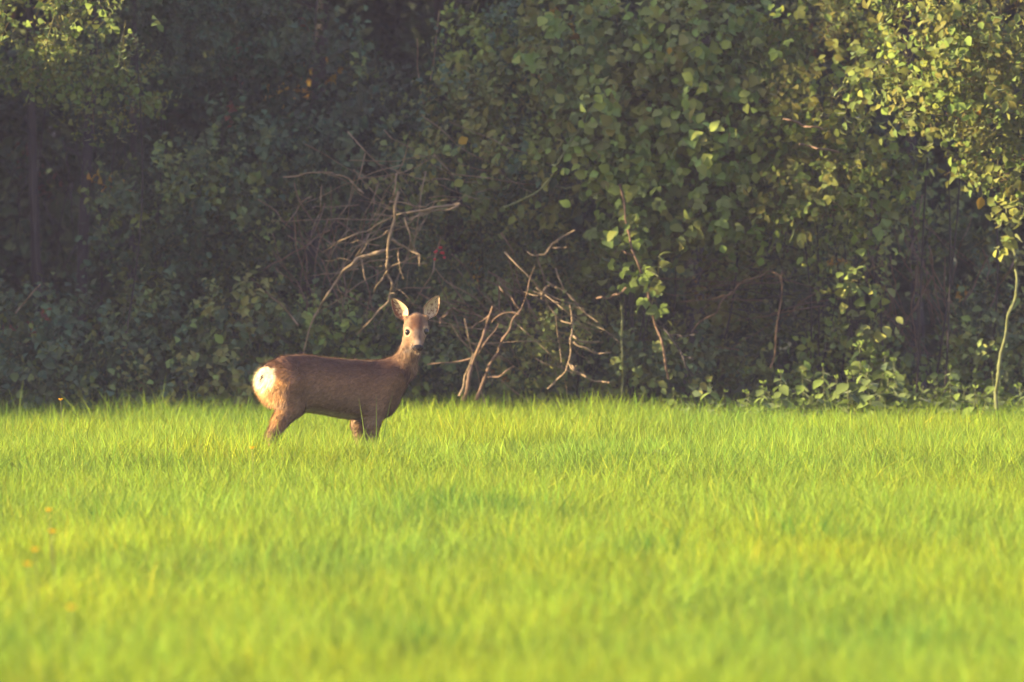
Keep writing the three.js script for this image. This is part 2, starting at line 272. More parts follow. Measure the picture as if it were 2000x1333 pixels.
{
  const deer = thing('roe_deer', 'brown roe deer with white rump standing in the grass, looking at the camera', 'deer', V(DEER.x, groundY(DEER.x, DEER.z), DEER.z));
  deer.rotation.y = TURN;
  const body = surfaceNets(deerField, V(-0.50, -0.01, -0.22), V(0.66, 1.02, 0.34), 0.0046);
  { // tufted coat: shallow ridges that lie with the hair
    const P = body.attributes.position, N = body.attributes.normal;
    for (let i = 0; i < P.count; i++) {
      const x = P.getX(i), y = P.getY(i), z = P.getZ(i), soft = y > 0.79 ? 0.25 : 1, a = 0.0026 * soft * (noise(x * 34 + y * 12, y * 62 - x * 10, z * 46) + 0.7 * noise(x * 70, y * 110, z * 80)) + 0.004 * soft * noise(x * 9, y * 11, z * 9);
      P.setXYZ(i, x + N.getX(i) * a, y + N.getY(i) * a, z + N.getZ(i) * a);
    }
    body.computeVertexNormals();
  }
  colored(body, (x, y, z) => coatColor(x, y, z));
  const ears = [
    earGeo(headPoint(-0.050, 0.024, -0.045), headPoint(-0.050, 0.024, -0.045).add(toLocal(V(-0.084, 0.130, -0.01))), toLocal(V(-0.36, 0.1, 0.93)), 0.038),
    earGeo(headPoint(0.050, 0.026, -0.045), headPoint(0.050, 0.026, -0.045).add(toLocal(V(0.076, 0.136, -0.01))), toLocal(V(0.22, 0.1, 0.97)), 0.038),
  ];
  const whole = mergeGeometries([body, ...ears]);
  mesh('body', whole, M.coat, deer);
  for (const s of [-1, 1]) {
    const eye = mesh('eye', new THREE.SphereGeometry(0.018, 20, 14), M.eye, deer); eye.position.copy(headPoint(0.0495 * s, 0.003, 0.0285));
  }
  const nose = new THREE.SphereGeometry(1, 24, 16), p = nose.attributes.position;
  for (let i = 0; i < p.count; i++) {
    let x = p.getX(i), y = p.getY(i), z = p.getZ(i); const nostril = Math.exp(-(((Math.abs(x) - 0.62) / 0.22) ** 2 + ((y + 0.05) / 0.3) ** 2)) * (z > 0 ? 1 : 0);
    const w = 0.032 * (1 + 0.15 * y), q = headPoint(x * w, -0.019 + y * 0.022, 0.148 + z * (0.016 - 0.006 * nostril)); p.setXYZ(i, q.x, q.y, q.z);
  }
  nose.computeVertexNormals(); mesh('nose', nose, M.nose, deer);
  // short coat hairs all over, longer on rump and throat
  const R = rng(9), P = body.attributes.position, N = body.attributes.normal, I = body.index.array, mats = [], cols = [], tri = I.length / 3;
  const hair = geo([-0.5, 0, 0, 0.5, 0, 0, -0.22, 0.6, 0.05, 0.22, 0.6, 0.05, 0, 1, 0.16], [0, 1, 2, 1, 3, 2, 2, 3, 4]);
  const a = V(0, 0, 0), n = V(0, 0, 0), X = V(0, 0, 0), Z = V(0, 0, 0);
  for (let i = 0; i < 70000; i++) {
    const t = Math.floor(R() * tri) * 3, v = I[t + Math.floor(R() * 3)]; a.fromBufferAttribute(P, v); n.fromBufferAttribute(N, v);
    if (a.y < 0.26) continue;
    const [u, hv, w] = headCoord(a), onHead = a.y > 0.79 && w > -0.1;
    if (onHead && (Math.hypot(Math.abs(u) - 0.050, hv - 0.003, w - 0.028) < 0.024 || w > 0.10)) continue;
    const rump = a.x < -0.34, neck = a.x > 0.4 && a.y > 0.6;
    const flow = onHead ? hf.clone().multiplyScalar(-1) : neck ? V(-0.2, -1, 0) : rump ? V(-0.35, -1, 0.6 * a.z) : V(-1, -0.55 * (1 - smoothstep(a.y, 0.6, 0.72)), 0);
    flow.addScaledVector(n, -flow.dot(n)).normalize();
    const len = (onHead ? 0.008 : rump ? 0.030 : neck ? 0.024 : 0.019) * (0.6 + 0.8 * R()), lift = onHead ? 0.3 : rump ? 0.75 : neck ? 0.5 : 0.32;
    const dir = flow.addScaledVector(n, lift * (0.5 + R())).add(V(R() - 0.5, R() - 0.5, R() - 0.5).multiplyScalar(0.35)).normalize();
    X.crossVectors(dir, n).normalize(); Z.crossVectors(X, dir);
    const m = new THREE.Matrix4().makeBasis(X.clone().multiplyScalar(0.0018 + 0.0016 * R()), dir.clone().multiplyScalar(len), Z.clone().multiplyScalar(len)); m.setPosition(a.x - n.x * 0.001, a.y - n.y * 0.001, a.z - n.z * 0.001);
    mats.push(m); const c = coatColor(a.x, a.y, a.z), j = 0.55 + 0.9 * R(); cols.push(rgb(Math.min(0.9, c[0] * j), Math.min(0.9, c[1] * j), Math.min(0.9, c[2] * j)));
  }
  inst('fur', hair, M.hair, mats, cols, deer);
}

// ---------------------------------------------------------------- foliage pieces
function leafVerts(len, wid, fold, curl, serr = 0) {                           // base at the origin, along +y, face towards +z
  const pos = [], idx = [], ts = serr ? [0, 0.12, 0.3, 0.5, 0.7, 0.86, 1] : [0, 0.33, 0.68, 1], n = ts.length - 1;
  ts.forEach((t, i) => {
    const w = i === 0 ? 0.04 : i === n ? 0 : Math.sin(Math.PI * t ** 0.72) * (serr && i % 2 ? 1.08 : 0.94), z = -curl * len * t * t;
    pos.push(0, len * t, z, -wid * 0.5 * w, len * (t + (i > 0 && i < n ? 0.05 : 0)), z + fold * wid * w * 0.5, wid * 0.5 * w, len * (t + (i > 0 && i < n ? 0.05 : 0)), z + fold * wid * w * 0.5);
    if (i < n) { const a = i * 3, b = a + 3; idx.push(a, b, a + 1, b, b + 1, a + 1, a, a + 2, b, b, a + 2, b + 2); }
  });
  return geo(pos, idx);
}
const paint = (g, s) => colored(g, (x, y, z) => Array.isArray(s) ? s : [s, s, s]);
function place(g, pos, dir, nrm, roll = 0) { const y = dir.clone().normalize(), x = y.clone().cross(nrm).normalize(), z = x.clone().cross(y); if (roll) { x.applyAxisAngle(y, roll); z.applyAxisAngle(y, roll); } const m = new THREE.Matrix4().makeBasis(x, y, z); m.setPosition(pos); return g.applyMatrix4(m); }
const randDir = (R) => { const z = R() * 2 - 1, a = R() * 6.283, r = Math.sqrt(1 - z * z); return V(r * Math.cos(a), z, r * Math.sin(a)); };
function sprig(seed, n, len, wid, L, serr = 0) {                               // a leafy twig growing along +y
  const R = rng(seed), out = [];
  for (let i = 0; i < n; i++) {
    const t = (i + 0.5 + R() * 0.5) / n, a = i * 2.4 + R(), dir = V(Math.cos(a), 0.5 + R() * 0.5, Math.sin(a)).normalize(), nrm = V(Math.cos(a) * -0.5, 1, Math.sin(a) * -0.5).add(randDir(R).multiplyScalar(0.7)).normalize(), s = 0.65 + 0.6 * R();
    const g = leafVerts(len * s, wid * s, 0.25 + 0.3 * R(), 0.1 + 0.25 * R(), serr), b = 0.72 + 0.56 * R(), y = R();
    out.push(paint(place(g, V((R() - 0.5) * L * 0.3, L * t, (R() - 0.5) * L * 0.3), dir, nrm), [b * lerp(0.85, 1.25, y), b, b * lerp(1.1, 0.8, y)]));
  }
  const tw = branch([V(0, -0.05, 0), V(0.01, L * 0.5, 0), V(0, L, 0.01)], 0.0022, 0.001, seed, 3); out.push(paint(tw, [1.1, 0.75, 0.8]));
  return mergeGeometries(out);
}
const SPRIG = {
  small: [1, 2, 3].map((s) => sprig(s, 13, 0.036, 0.024, 0.18)),
  mid: [11, 12, 13].map((s) => sprig(s, 10, 0.052, 0.037, 0.22)),
  broad: [21, 22, 23].map((s) => sprig(s, 8, 0.070, 0.054, 0.24, 1)),
  crown: [31, 32].map((s) => sprig(s, 30, 0.085, 0.06, 0.55)),
};
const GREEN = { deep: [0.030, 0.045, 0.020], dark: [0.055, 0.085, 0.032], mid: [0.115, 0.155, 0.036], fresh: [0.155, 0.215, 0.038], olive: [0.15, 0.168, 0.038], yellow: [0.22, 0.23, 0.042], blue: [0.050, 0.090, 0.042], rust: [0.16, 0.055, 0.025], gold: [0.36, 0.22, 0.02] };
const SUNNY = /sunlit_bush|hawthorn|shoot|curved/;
function foliage(parent, blobs, perM3, kind, tones, seed, name = 'foliage') {
  const R = rng(seed), vs = SPRIG[kind], mats = vs.map(() => []), cols = vs.map(() => []), q = new THREE.Quaternion(), Y = V(0, 1, 0);
  for (const [c, rx, ry, rz, dens = 1] of blobs) {
    const n = Math.round(perM3 * (kind === 'crown' ? 0.8 : 1.7) * dens * 4.19 * rx * ry * rz);
    for (let i = 0; i < n; i++) {
      const d = randDir(R), r = R() ** 0.42, lump = 1 + 0.30 * noise(d.x * 2.2 + c.x * 3, d.y * 2.2 + c.y * 3, d.z * 2.2 + seed), p = V(c.x + d.x * rx * r * lump, c.y + d.y * ry * r * lump, c.z + d.z * rz * r * lump);
      if (p.y < 0.03 || noise(p.x * 3.3, p.y * 3.3, p.z * 3.3 + seed) < -0.18) continue;
      const dir = d.multiplyScalar(0.8).add(V(0, 0.15 + 0.3 * R() - 0.35 * (r > 0.8), 0.25)).add(randDir(R).multiplyScalar(0.75)).normalize(), k = Math.floor(R() * vs.length), s = 0.75 + 0.6 * R();
      q.setFromUnitVectors(Y, dir).multiply(new THREE.Quaternion().setFromAxisAngle(Y, R() * 6.283));
      mats[k].push(new THREE.Matrix4().compose(p, q.clone(), V(s, s, s)));
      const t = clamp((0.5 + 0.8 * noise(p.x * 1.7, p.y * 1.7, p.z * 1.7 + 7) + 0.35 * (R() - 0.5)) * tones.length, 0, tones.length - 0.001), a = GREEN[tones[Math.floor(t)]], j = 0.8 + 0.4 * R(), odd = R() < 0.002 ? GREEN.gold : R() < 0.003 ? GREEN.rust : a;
      cols[k].push(rgb(odd[0] * j, odd[1] * j, odd[2] * j));
    }
  }
  if (kind === 'crown') { vs.forEach((v, i) => mats[i].length && inst(name, v, M.farFoliage, mats[i], cols[i], parent)); return; }
  const baked = [];
  vs.forEach((v, i) => mats[i].forEach((m, j) => { const g = v.clone().applyMatrix4(m), c = g.attributes.color, k = cols[i][j]; for (let a = 0; a < c.count; a++) c.setXYZ(a, c.getX(a) * k.r, c.getY(a) * k.g, c.getZ(a) * k.b); baked.push(g); }));
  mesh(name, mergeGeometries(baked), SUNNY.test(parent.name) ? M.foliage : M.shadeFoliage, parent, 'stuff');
}
const blob = (px, py, dist, rx, ry, rz = 0.5, dens = 1) => [at(px, py, dist), rx / 300, ry / 300, rz, dens];      // radii across in pixels at the hedge
function stem(parent, name, list, dist, w0, w1, mat, seed, depth = 0.12) {     // list of pixel points; widths in pixels
  const R = rng(seed), kinked = list.flatMap((q, i) => i + 1 < list.length ? [q, [lerp(q[0], list[i + 1][0], 0.3 + 0.4 * R()) + (R() - 0.5) * 5, lerp(q[1], list[i + 1][1], 0.5) + (R() - 0.5) * 5]] : [q]), pts = kinked.map(([x, y]) => at(x, y, dist + (R() - 0.5) * depth));
  return mesh(name, branch(pts, w0 / 660, w1 / 850, seed, 6, 0.28), mat, parent);
}
// single leaves, each its own mesh, scattered over the face of a bush
const tintMats = {};
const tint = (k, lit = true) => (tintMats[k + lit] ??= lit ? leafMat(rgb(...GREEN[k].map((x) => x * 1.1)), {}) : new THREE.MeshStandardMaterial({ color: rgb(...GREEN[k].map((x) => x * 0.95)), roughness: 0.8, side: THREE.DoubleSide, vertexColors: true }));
const LEAF = [[0.064, 0.046, 1], [0.085, 0.060, 2], [0.050, 0.036, 3]].map(([l, w, s]) => paint(leafVerts(l, w, 0.3, 0.18 * s / 2, 1), 1));
const TRIPLE = [1, 2, 3].map((s) => mergeGeometries([[0, 0.060], [-1.05, 0.050], [1.05, 0.050]].map(([a, l], i) => paint(place(leafVerts(l, l * 0.72, 0.28, 0.15, 1), V(0, i ? 0 : 0.009, 0), V(Math.sin(a), Math.cos(a), -0.1 * s), V(0.1 * (s - 2), 0.1, 1)), 0.85 + 0.15 * i))));
function leaves(parent, blobs, n, shapes, tones, seed) {
  const R = rng(seed), q = new THREE.Quaternion();
  for (let i = 0; i < n; i++) {
    const [c, rx, ry, rz] = blobs[Math.floor(R() * blobs.length)], d = randDir(R); d.z = Math.abs(d.z);
    const lump = 1 + 0.30 * noise(d.x * 2.2 + c.x * 3, d.y * 2.2 + c.y * 3, d.z * 2.2), p = V(c.x + d.x * rx * lump, c.y + d.y * ry * lump, c.z + d.z * rz * lump * (0.85 + 0.3 * R()));
    if (p.y < 0.05) continue;
    const o = mesh('leaf', shapes[Math.floor(R() * shapes.length)], tint(tones[Math.floor(R() * tones.length)], SUNNY.test(parent.name)), parent);
    const nrm = V(d.x * 0.6 - 0.25, 0.55, 0.75).add(randDir(R).multiplyScalar(0.8)).normalize(), dir = V(R() - 0.5, -0.5 + 0.6 * R(), 0.4).normalize(), x = dir.clone().cross(nrm).normalize(), z = x.clone().cross(dir);
    q.setFromRotationMatrix(new THREE.Matrix4().makeBasis(x, dir, z)); o.quaternion.copy(q); o.position.copy(p); o.scale.setScalar(0.75 + 0.6 * R());
  }
}

// ---------------------------------------------------------------- the wood behind and beside the field
// trees: a trunk, a few limbs and a crown that spreads above the frame
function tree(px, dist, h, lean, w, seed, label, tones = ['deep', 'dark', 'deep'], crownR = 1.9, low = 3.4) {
  const b = at(px, 700, dist); b.y = 0;
  const t = thing('tree', label, 'tree', b), R = rng(seed);
  mesh('trunk', branch([V(0, -0.1, 0), V(lean * 0.15 + 0.05 * (R() - 0.5), h * 0.25, 0), V(lean * 0.5, h * 0.55, 0.1), V(lean, h, 0)], w, w * 0.35, seed, 9, 0.08), M.bark, t);
  for (let i = 0; i < 4; i++) { const y0 = low * 0.85 + i * 0.5, a = R() * 6.283, s = V(lean * y0 / h, y0, 0); mesh('limb', branch([s, s.clone().add(V(Math.cos(a) * 0.7, 0.35, Math.sin(a) * 0.7)), s.clone().add(V(Math.cos(a) * 1.5, 0.9, Math.sin(a) * 1.5))], w * 0.45, w * 0.12, seed + i, 6), M.bark, t); }
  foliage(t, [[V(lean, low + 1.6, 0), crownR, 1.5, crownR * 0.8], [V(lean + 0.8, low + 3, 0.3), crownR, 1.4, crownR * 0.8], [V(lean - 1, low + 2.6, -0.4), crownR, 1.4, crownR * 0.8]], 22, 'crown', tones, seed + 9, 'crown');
  return t;
}
tree(150, 62, 7.5, 0.5, 0.045, 201, 'slender grey leaning tree trunk in the dark gap near the left edge');
tree(78, 63.5, 7, -0.2, 0.04, 202, 'thin dark tree trunk nearest the left edge of the thicket');
tree(252, 63, 7, 0.1, 0.03, 203, 'thin dark tree trunk right of the leaning grey one in the left gap');
tree(600, 66, 8, 0.4, 0.07, 204, 'dark tree behind the bushes above the back of the deer');
tree(900, 67, 8, -0.5, 0.08, 205, 'dark tree deep in the thicket above the head of the deer');
tree(1350, 66, 8, 0.3, 0.08, 206, 'dark tree behind the tall bramble bush in the middle right');
tree(1800, 64.5, 7, -0.3, 0.05, 207, 'dark tree behind the black gap under the sunlit bush');
tree(2080, 63, 7, 0.2, 0.07, 208, 'tree just beyond the right edge of the view');
// trees that stand left of the view, nearer the field; their shade falls along the thicket
for (const [x, z, s, l] of [[-9.6, -56.7, 211, 'tree left of the view where the wood edge comes forward'], [-12.2, -56.6, 212, 'second tree left of the view, farther from the deer'], [-8.4, -58.9, 213, 'tree left of the view standing back in the wood edge']]) {
  const t = thing('shade_tree', l, 'tree', V(x, 0, z)); mesh('trunk', branch([V(0, -0.1, 0), V(0.1, 2, 0), V(0, 6.5, 0.1)], 0.14, 0.05, s, 9, 0.08), M.bark, t);
  foliage(t, [[V(0, 2.2, 0), 1.5, 2.0, 1.1], [V(0.2, 5, 0), 1.9, 1.9, 1.3], [V(-0.6, 3.6, -0.4), 1.7, 1.7, 1.2]], 130, 'crown', ['mid', 'olive', 'mid'], s + 5, 'crown');
}
// the back of the wood reads as one mass: dark undergrowth seen through the gaps
{
  const g = new THREE.Group(); g.name = 'woodland_mass'; g.userData = { kind: 'stuff', label: 'dark mass of leaves filling the wood behind the front bushes' }; scene.add(g);
  const bl = [];
  for (let i = 0; i < 12; i++) bl.push([V(-6.6 + i * 1.15, 1.3 + 0.4 * noise(i, 3), -67 - 1.5 * noise(i * 1.7, 1)), 1.1, 1.7, 1.0, 1]);
  for (let i = 0; i < 9; i++) bl.push([V(-7 + i * 1.7, 3.4 + 0.5 * noise(i, 8), -72), 1.5, 3.6, 1.2, 1]);
  for (let i = 0; i < 13; i++) bl.push([V(-7 + i * 1.15, 0.7, -73.5), 1.1, 1.2, 0.8, 1.3]);
  for (let i = 0; i < 13; i++) bl.push([V(-7 + i * 1.15, 3.2, -77), 1.0, 1.3, 0.8, 2]);
  for (let i = 0; i < 13; i++) bl.push([V(-6.4 + i * 1.15, 2.9, -79), 1.0, 1.5, 0.8, 2.2]);
  for (let i = 0; i < 9; i++) bl.push([V(-7 + i * 1.7, 4.4, -75), 1.6, 4.4, 1.0, 1]);
  for (let i = 0; i < 6; i++) bl.push([V(-8.6 - 1.6 * (i % 2), 2.8, -59.2 - i * 1.9), 1.5, 3.4, 1.4, 1.6]);
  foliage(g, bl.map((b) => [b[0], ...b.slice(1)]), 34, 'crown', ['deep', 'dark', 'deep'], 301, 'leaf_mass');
}

// bushes of the thicket edge, each a thing with stems, foliage and, where they show, single leaves
function bush(name, label, blobs, dens, kind, tones, seed, n = 0, shapes = TRIPLE, leafTones = tones, back = 0.45) {
  const t = thing(name, label, 'bush'), R = rng(seed);
  for (let i = 0; i < 5; i++) { const b = blobs[i % blobs.length], x = b[0].x + (R() - 0.5) * b[1], z = b[0].z - back; mesh('stem', branch([V(x + (R() - 0.5) * 0.5, 0, z - 0.2), V(x + (R() - 0.5) * 0.2, b[0].y * 0.55, z), V(x, b[0].y + b[2] * 0.4, z)], 0.009, 0.003, seed + i, 5), M.bark, t); }
  foliage(t, blobs, dens, kind, tones, seed);
  if (n) leaves(t, blobs, n, shapes, leafTones, seed + 50);
  return t;
}
bush('hawthorn_bush', 'small-leaved bush at the top left corner with a sunlit upper spray', [blob(50, 40, 56.6, 120, 60, 0.35), blob(190, 40, 55.9, 110, 26, 0.2, 1.3), blob(120, 150, 58.3, 130, 60, 0.4), blob(230, 185, 58.3, 90, 50, 0.3), blob(150, 190, 58.2, 60, 45, 0.3)], 560, 'small', ['mid', 'olive', 'mid', 'dark'], 401, 120, [LEAF[2]], ['olive', 'mid', 'fresh'], 2.2);
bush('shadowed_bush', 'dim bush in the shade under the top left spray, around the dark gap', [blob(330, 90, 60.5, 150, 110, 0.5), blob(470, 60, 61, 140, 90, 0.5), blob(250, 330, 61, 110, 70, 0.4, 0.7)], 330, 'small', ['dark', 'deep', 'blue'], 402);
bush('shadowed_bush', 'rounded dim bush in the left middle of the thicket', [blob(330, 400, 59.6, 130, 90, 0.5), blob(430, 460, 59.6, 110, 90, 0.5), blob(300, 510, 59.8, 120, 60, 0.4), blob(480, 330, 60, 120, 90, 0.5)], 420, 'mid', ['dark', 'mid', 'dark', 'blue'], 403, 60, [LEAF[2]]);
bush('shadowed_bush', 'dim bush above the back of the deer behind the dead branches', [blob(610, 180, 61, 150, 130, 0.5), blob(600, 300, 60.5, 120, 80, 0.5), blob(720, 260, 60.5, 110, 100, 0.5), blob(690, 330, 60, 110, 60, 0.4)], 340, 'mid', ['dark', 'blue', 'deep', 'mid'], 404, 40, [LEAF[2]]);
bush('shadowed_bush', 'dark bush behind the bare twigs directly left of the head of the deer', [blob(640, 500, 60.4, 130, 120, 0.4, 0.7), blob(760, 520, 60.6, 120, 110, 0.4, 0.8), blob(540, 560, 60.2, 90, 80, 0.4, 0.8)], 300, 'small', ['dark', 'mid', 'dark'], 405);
bush('climber_bush', 'green bush with yellow leaves above the bare branches at top centre', [blob(930, 250, 59.4, 120, 90, 0.4), blob(1000, 130, 60, 150, 110, 0.5), blob(900, 340, 59.2, 130, 70, 0.4), blob(1050, 330, 59, 100, 90, 0.4)], 420, 'mid', ['mid', 'olive', 'blue', 'fresh'], 406, 110, [LEAF[0], LEAF[2]], ['mid', 'fresh', 'olive', 'blue']);
bush('bramble_bush', 'broad-leaved bramble bush in the middle right with overlapping soft green leaves', [blob(1230, 250, 58.45, 120, 110, 0.45), blob(1330, 340, 58.3, 130, 110, 0.45), blob(1250, 420, 58.45, 110, 80, 0.4), blob(1420, 250, 58.45, 120, 110, 0.45), blob(1180, 120, 59, 130, 110, 0.5), blob(1400, 110, 58.6, 150, 100, 0.5), blob(1440, 400, 58.3, 110, 90, 0.4)], 360, 'broad', ['mid', 'fresh', 'olive', 'mid'], 407, 280, TRIPLE, ['mid', 'fresh', 'olive', 'mid']);
bush('thicket_bush', 'dense dark green bush right of the deer, behind the leaning dead stems', [blob(900, 520, 59.6, 110, 110, 0.4), blob(1010, 500, 59.8, 90, 80, 0.4, 0.7), blob(930, 620, 59.4, 90, 70, 0.4), blob(1130, 500, 59.2, 110, 80, 0.4), blob(1190, 620, 59.4, 110, 110, 0.4), blob(870, 720, 59.2, 80, 60, 0.3)], 420, 'small', ['mid', 'dark', 'olive', 'mid'], 408, 60, [LEAF[2]]);
bush('thicket_bush', 'shaded bush right of centre between the bare twigs and the hanging leaves', [blob(1380, 500, 59.4, 90, 60, 0.4, 0.8), blob(1400, 650, 59.8, 110, 90, 0.4, 0.8), blob(1520, 440, 59, 110, 80, 0.4), blob(1560, 560, 59.8, 100, 90, 0.4, 0.6)], 380, 'mid', ['mid', 'olive', 'mid'], 409, 60, [LEAF[2], LEAF[0]]);
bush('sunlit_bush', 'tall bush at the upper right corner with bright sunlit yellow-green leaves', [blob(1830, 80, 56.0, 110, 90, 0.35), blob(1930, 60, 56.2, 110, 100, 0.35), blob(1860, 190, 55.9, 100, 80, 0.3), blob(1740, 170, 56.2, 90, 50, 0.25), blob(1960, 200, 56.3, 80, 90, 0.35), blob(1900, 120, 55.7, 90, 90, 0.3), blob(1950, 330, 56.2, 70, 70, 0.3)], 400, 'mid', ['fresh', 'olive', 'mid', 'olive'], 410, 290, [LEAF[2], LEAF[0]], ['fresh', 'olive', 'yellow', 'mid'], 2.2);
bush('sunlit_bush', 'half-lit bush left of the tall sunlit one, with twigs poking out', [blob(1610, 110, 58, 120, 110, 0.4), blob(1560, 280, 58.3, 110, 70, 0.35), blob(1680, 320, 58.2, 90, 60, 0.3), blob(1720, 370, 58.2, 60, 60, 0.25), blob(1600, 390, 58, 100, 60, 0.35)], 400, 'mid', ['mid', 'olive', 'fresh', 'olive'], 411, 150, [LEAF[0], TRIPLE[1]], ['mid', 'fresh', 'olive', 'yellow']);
bush('hanging_bush', 'drooping column of pale leaves hanging between two dark gaps at right', [blob(1690, 430, 58.1, 50, 60, 0.2), blob(1660, 510, 58.1, 40, 55, 0.18), blob(1650, 590, 58.2, 35, 50, 0.15), blob(1710, 620, 58.2, 50, 60, 0.2, 0.6)], 520, 'mid', ['olive', 'fresh', 'mid'], 412, 60, [LEAF[0], LEAF[1]], ['olive', 'fresh', 'yellow']);
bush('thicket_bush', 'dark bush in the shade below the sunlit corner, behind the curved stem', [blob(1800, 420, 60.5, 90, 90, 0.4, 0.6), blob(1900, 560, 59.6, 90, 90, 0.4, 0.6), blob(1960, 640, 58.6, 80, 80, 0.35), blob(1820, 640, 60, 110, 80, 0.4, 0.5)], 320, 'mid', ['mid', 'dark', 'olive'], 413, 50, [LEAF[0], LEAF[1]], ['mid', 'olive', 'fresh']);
bush('low_bush', 'low tangled dark green growth along the grass at the left edge', [blob(60, 670, 58.8, 120, 90, 0.5), blob(200, 680, 58.6, 120, 90, 0.5), blob(120, 750, 58, 150, 50, 0.4)], 380, 'mid', ['dark', 'mid', 'blue', 'dark'], 414, 80, [LEAF[0], LEAF[2]], ['mid', 'blue', 'dark']);
bush('low_bush', 'low dark green growth along the grass just behind the rump of the deer', [blob(340, 670, 58.8, 120, 90, 0.5), blob(470, 660, 58.6, 120, 90, 0.5), blob(400, 750, 58, 160, 50, 0.4)], 380, 'mid', ['dark', 'mid', 'dark', 'olive'], 415, 80, [LEAF[0], LEAF[2]], ['mid', 'fresh', 'dark']);
bush('low_bush', 'low green growth behind the back and neck of the deer', [blob(640, 680, 58.8, 110, 80, 0.4), blob(740, 690, 58.8, 90, 70, 0.4), blob(830, 740, 58.4, 90, 50, 0.4), blob(650, 640, 58.6, 70, 40, 0.3)], 380, 'mid', ['mid', 'fresh', 'dark', 'mid'], 416, 70, [LEAF[0], LEAF[2]], ['mid', 'fresh', 'mid']);
bush('low_bush', 'low growth at the foot of the thicket between the dead stems and the nettles', [blob(1000, 740, 58.8, 110, 60, 0.4), blob(1120, 740, 58.4, 110, 60, 0.4), blob(1250, 740, 58.2, 110, 60, 0.4), blob(1360, 740, 58.4, 100, 55, 0.4)], 340, 'mid', ['mid', 'dark', 'olive', 'mid'], 417, 70, [LEAF[0], LEAF[2]], ['mid', 'olive']);
bush('low_bush', 'low leafy bright growth behind the row of leafy plants at lower right', [blob(1500, 735, 58.7, 90, 50, 0.3), blob(1640, 720, 58.7, 100, 60, 0.3), blob(1790, 735, 58.7, 110, 50, 0.3), blob(1930, 725, 58.6, 100, 60, 0.3)], 380, 'mid', ['mid', 'fresh', 'mid'], 420, 90, [LEAF[0], LEAF[1]], ['mid', 'fresh', 'mid']);
bush('yellowing_bush', 'small yellowing bush with tiny leaves right of the leaning dead stems', [blob(1070, 640, 58.0, 50, 35, 0.2), blob(1040, 680, 58.0, 30, 40, 0.15), blob(1100, 620, 58.1, 40, 25, 0.15), blob(1060, 700, 58.1, 40, 30, 0.15)], 700, 'small', ['olive', 'yellow', 'olive'], 418, 40, [LEAF[2]], ['yellow', 'olive']);
bush('bramble_shoot', 'bramble shoot with round bright leaves right of centre above the red stem', [blob(1228, 490, 57.9, 42, 34, 0.15), blob(1258, 540, 57.8, 48, 30, 0.15), blob(1270, 600, 57.7, 22, 24, 0.1), blob(1225, 440, 58, 40, 40, 0.15)], 300, 'broad', ['fresh', 'mid'], 419, 45, TRIPLE, ['fresh', 'fresh', 'mid']);

// ---------------------------------------------------------------- bare branches and stems
const DEAD = 'bare dead branches in the thicket';
function sticks(name, label, dist, mat, list, seed, cat = 'branch') { const t = thing(name, label, cat); list.forEach(([pts, w0, w1], i) => stem(t, i ? 'twig' : 'main_stem', pts, dist, w0, w1, mat, seed + i)); return t; }
sticks('dead_branch', 'large bare fallen branch with pale forked twigs above the back of the deer', 57.45, M.deadwood, [
  [[[778, 375], [770, 430], [757, 490], [755, 520], [766, 555], [758, 590], [725, 625], [697, 654]], 7, 4],
  [[[752, 489], [715, 500], [690, 515], [660, 545], [640, 575], [622, 605], [605, 640], [592, 692]], 8, 4],
  [[[758, 450], [720, 472], [705, 495]], 4, 3], [[[765, 425], [720, 450], [670, 468], [640, 480]], 4, 2],
  [[[898, 398], [850, 405], [800, 415], [765, 422], [730, 418]], 7, 3], [[[895, 402], [840, 412], [790, 418]], 5, 3], [[[760, 395], [800, 400], [830, 405]], 4, 3],
  [[[766, 468], [790, 482], [820, 498]], 6, 5], [[[790, 425], [800, 455], [812, 490], [820, 520]], 4, 2], [[[778, 487], [780, 515], [788, 545]], 3, 2],
  [[[756, 530], [745, 548], [730, 570]], 5, 4], [[[705, 505], [710, 530], [714, 548]], 4, 2], [[[800, 430], [830, 420], [850, 412]], 3, 2], [[[762, 573], [775, 576]], 3, 2], [[[820, 498], [819, 520]], 3, 2],
  [[[762, 410], [735, 398], [700, 392]], 2, 1], [[[740, 480], [700, 470], [660, 475], [625, 495]], 2, 1], [[[690, 515], [660, 505], [635, 510]], 2, 1], [[[830, 405], [860, 392], [885, 388]], 2, 1], [[[770, 440], [800, 445], [835, 450]], 2, 1], [[[655, 550], [668, 580], [672, 610]], 2, 1], [[[764, 560], [790, 575], [810, 600]], 2, 1],
], 501);
sticks('arched_twig', 'thin pale twig arching over the dead branch, upper left of it', 57.6, M.deadwood, [[[[552, 346], [600, 338], [645, 337], [665, 343], [690, 360], [710, 378]], 3, 6]], 521);
sticks('dead_branch', 'faint brown twig slanting down to the left from the tangle over the deer', 58.6, M.redwood, [[[[645, 450], [600, 480], [550, 508], [515, 528]], 4, 3], [[[640, 430], [625, 470], [615, 520], [610, 600]], 4, 2], [[[655, 460], [640, 520], [625, 600]], 3, 2]], 525);
sticks('dead_twig', 'short pale stick slanting in the dark behind the rump of the deer', 58, M.deadwood, [[[[520, 568], [545, 592], [582, 636]], 3, 5]], 531);
sticks('leaning_deadwood', 'left one of the leaning dead stems right of the deer', 57.35, M.redwood, [[[[905, 782], [915, 740], [935, 680], [950, 635], [962, 598]], 10, 5], [[[920, 700], [885, 708], [835, 712]], 4, 3], [[[962, 600], [945, 625], [922, 640]], 4, 3], [[[935, 690], [955, 660], [975, 630]], 5, 3]], 541);
sticks('leaning_deadwood', 'thin straight stem just beside the left leaning dead stem', 57.1, M.deadwood, [[[[897, 774], [908, 735], [924, 690]], 6, 4]], 545);
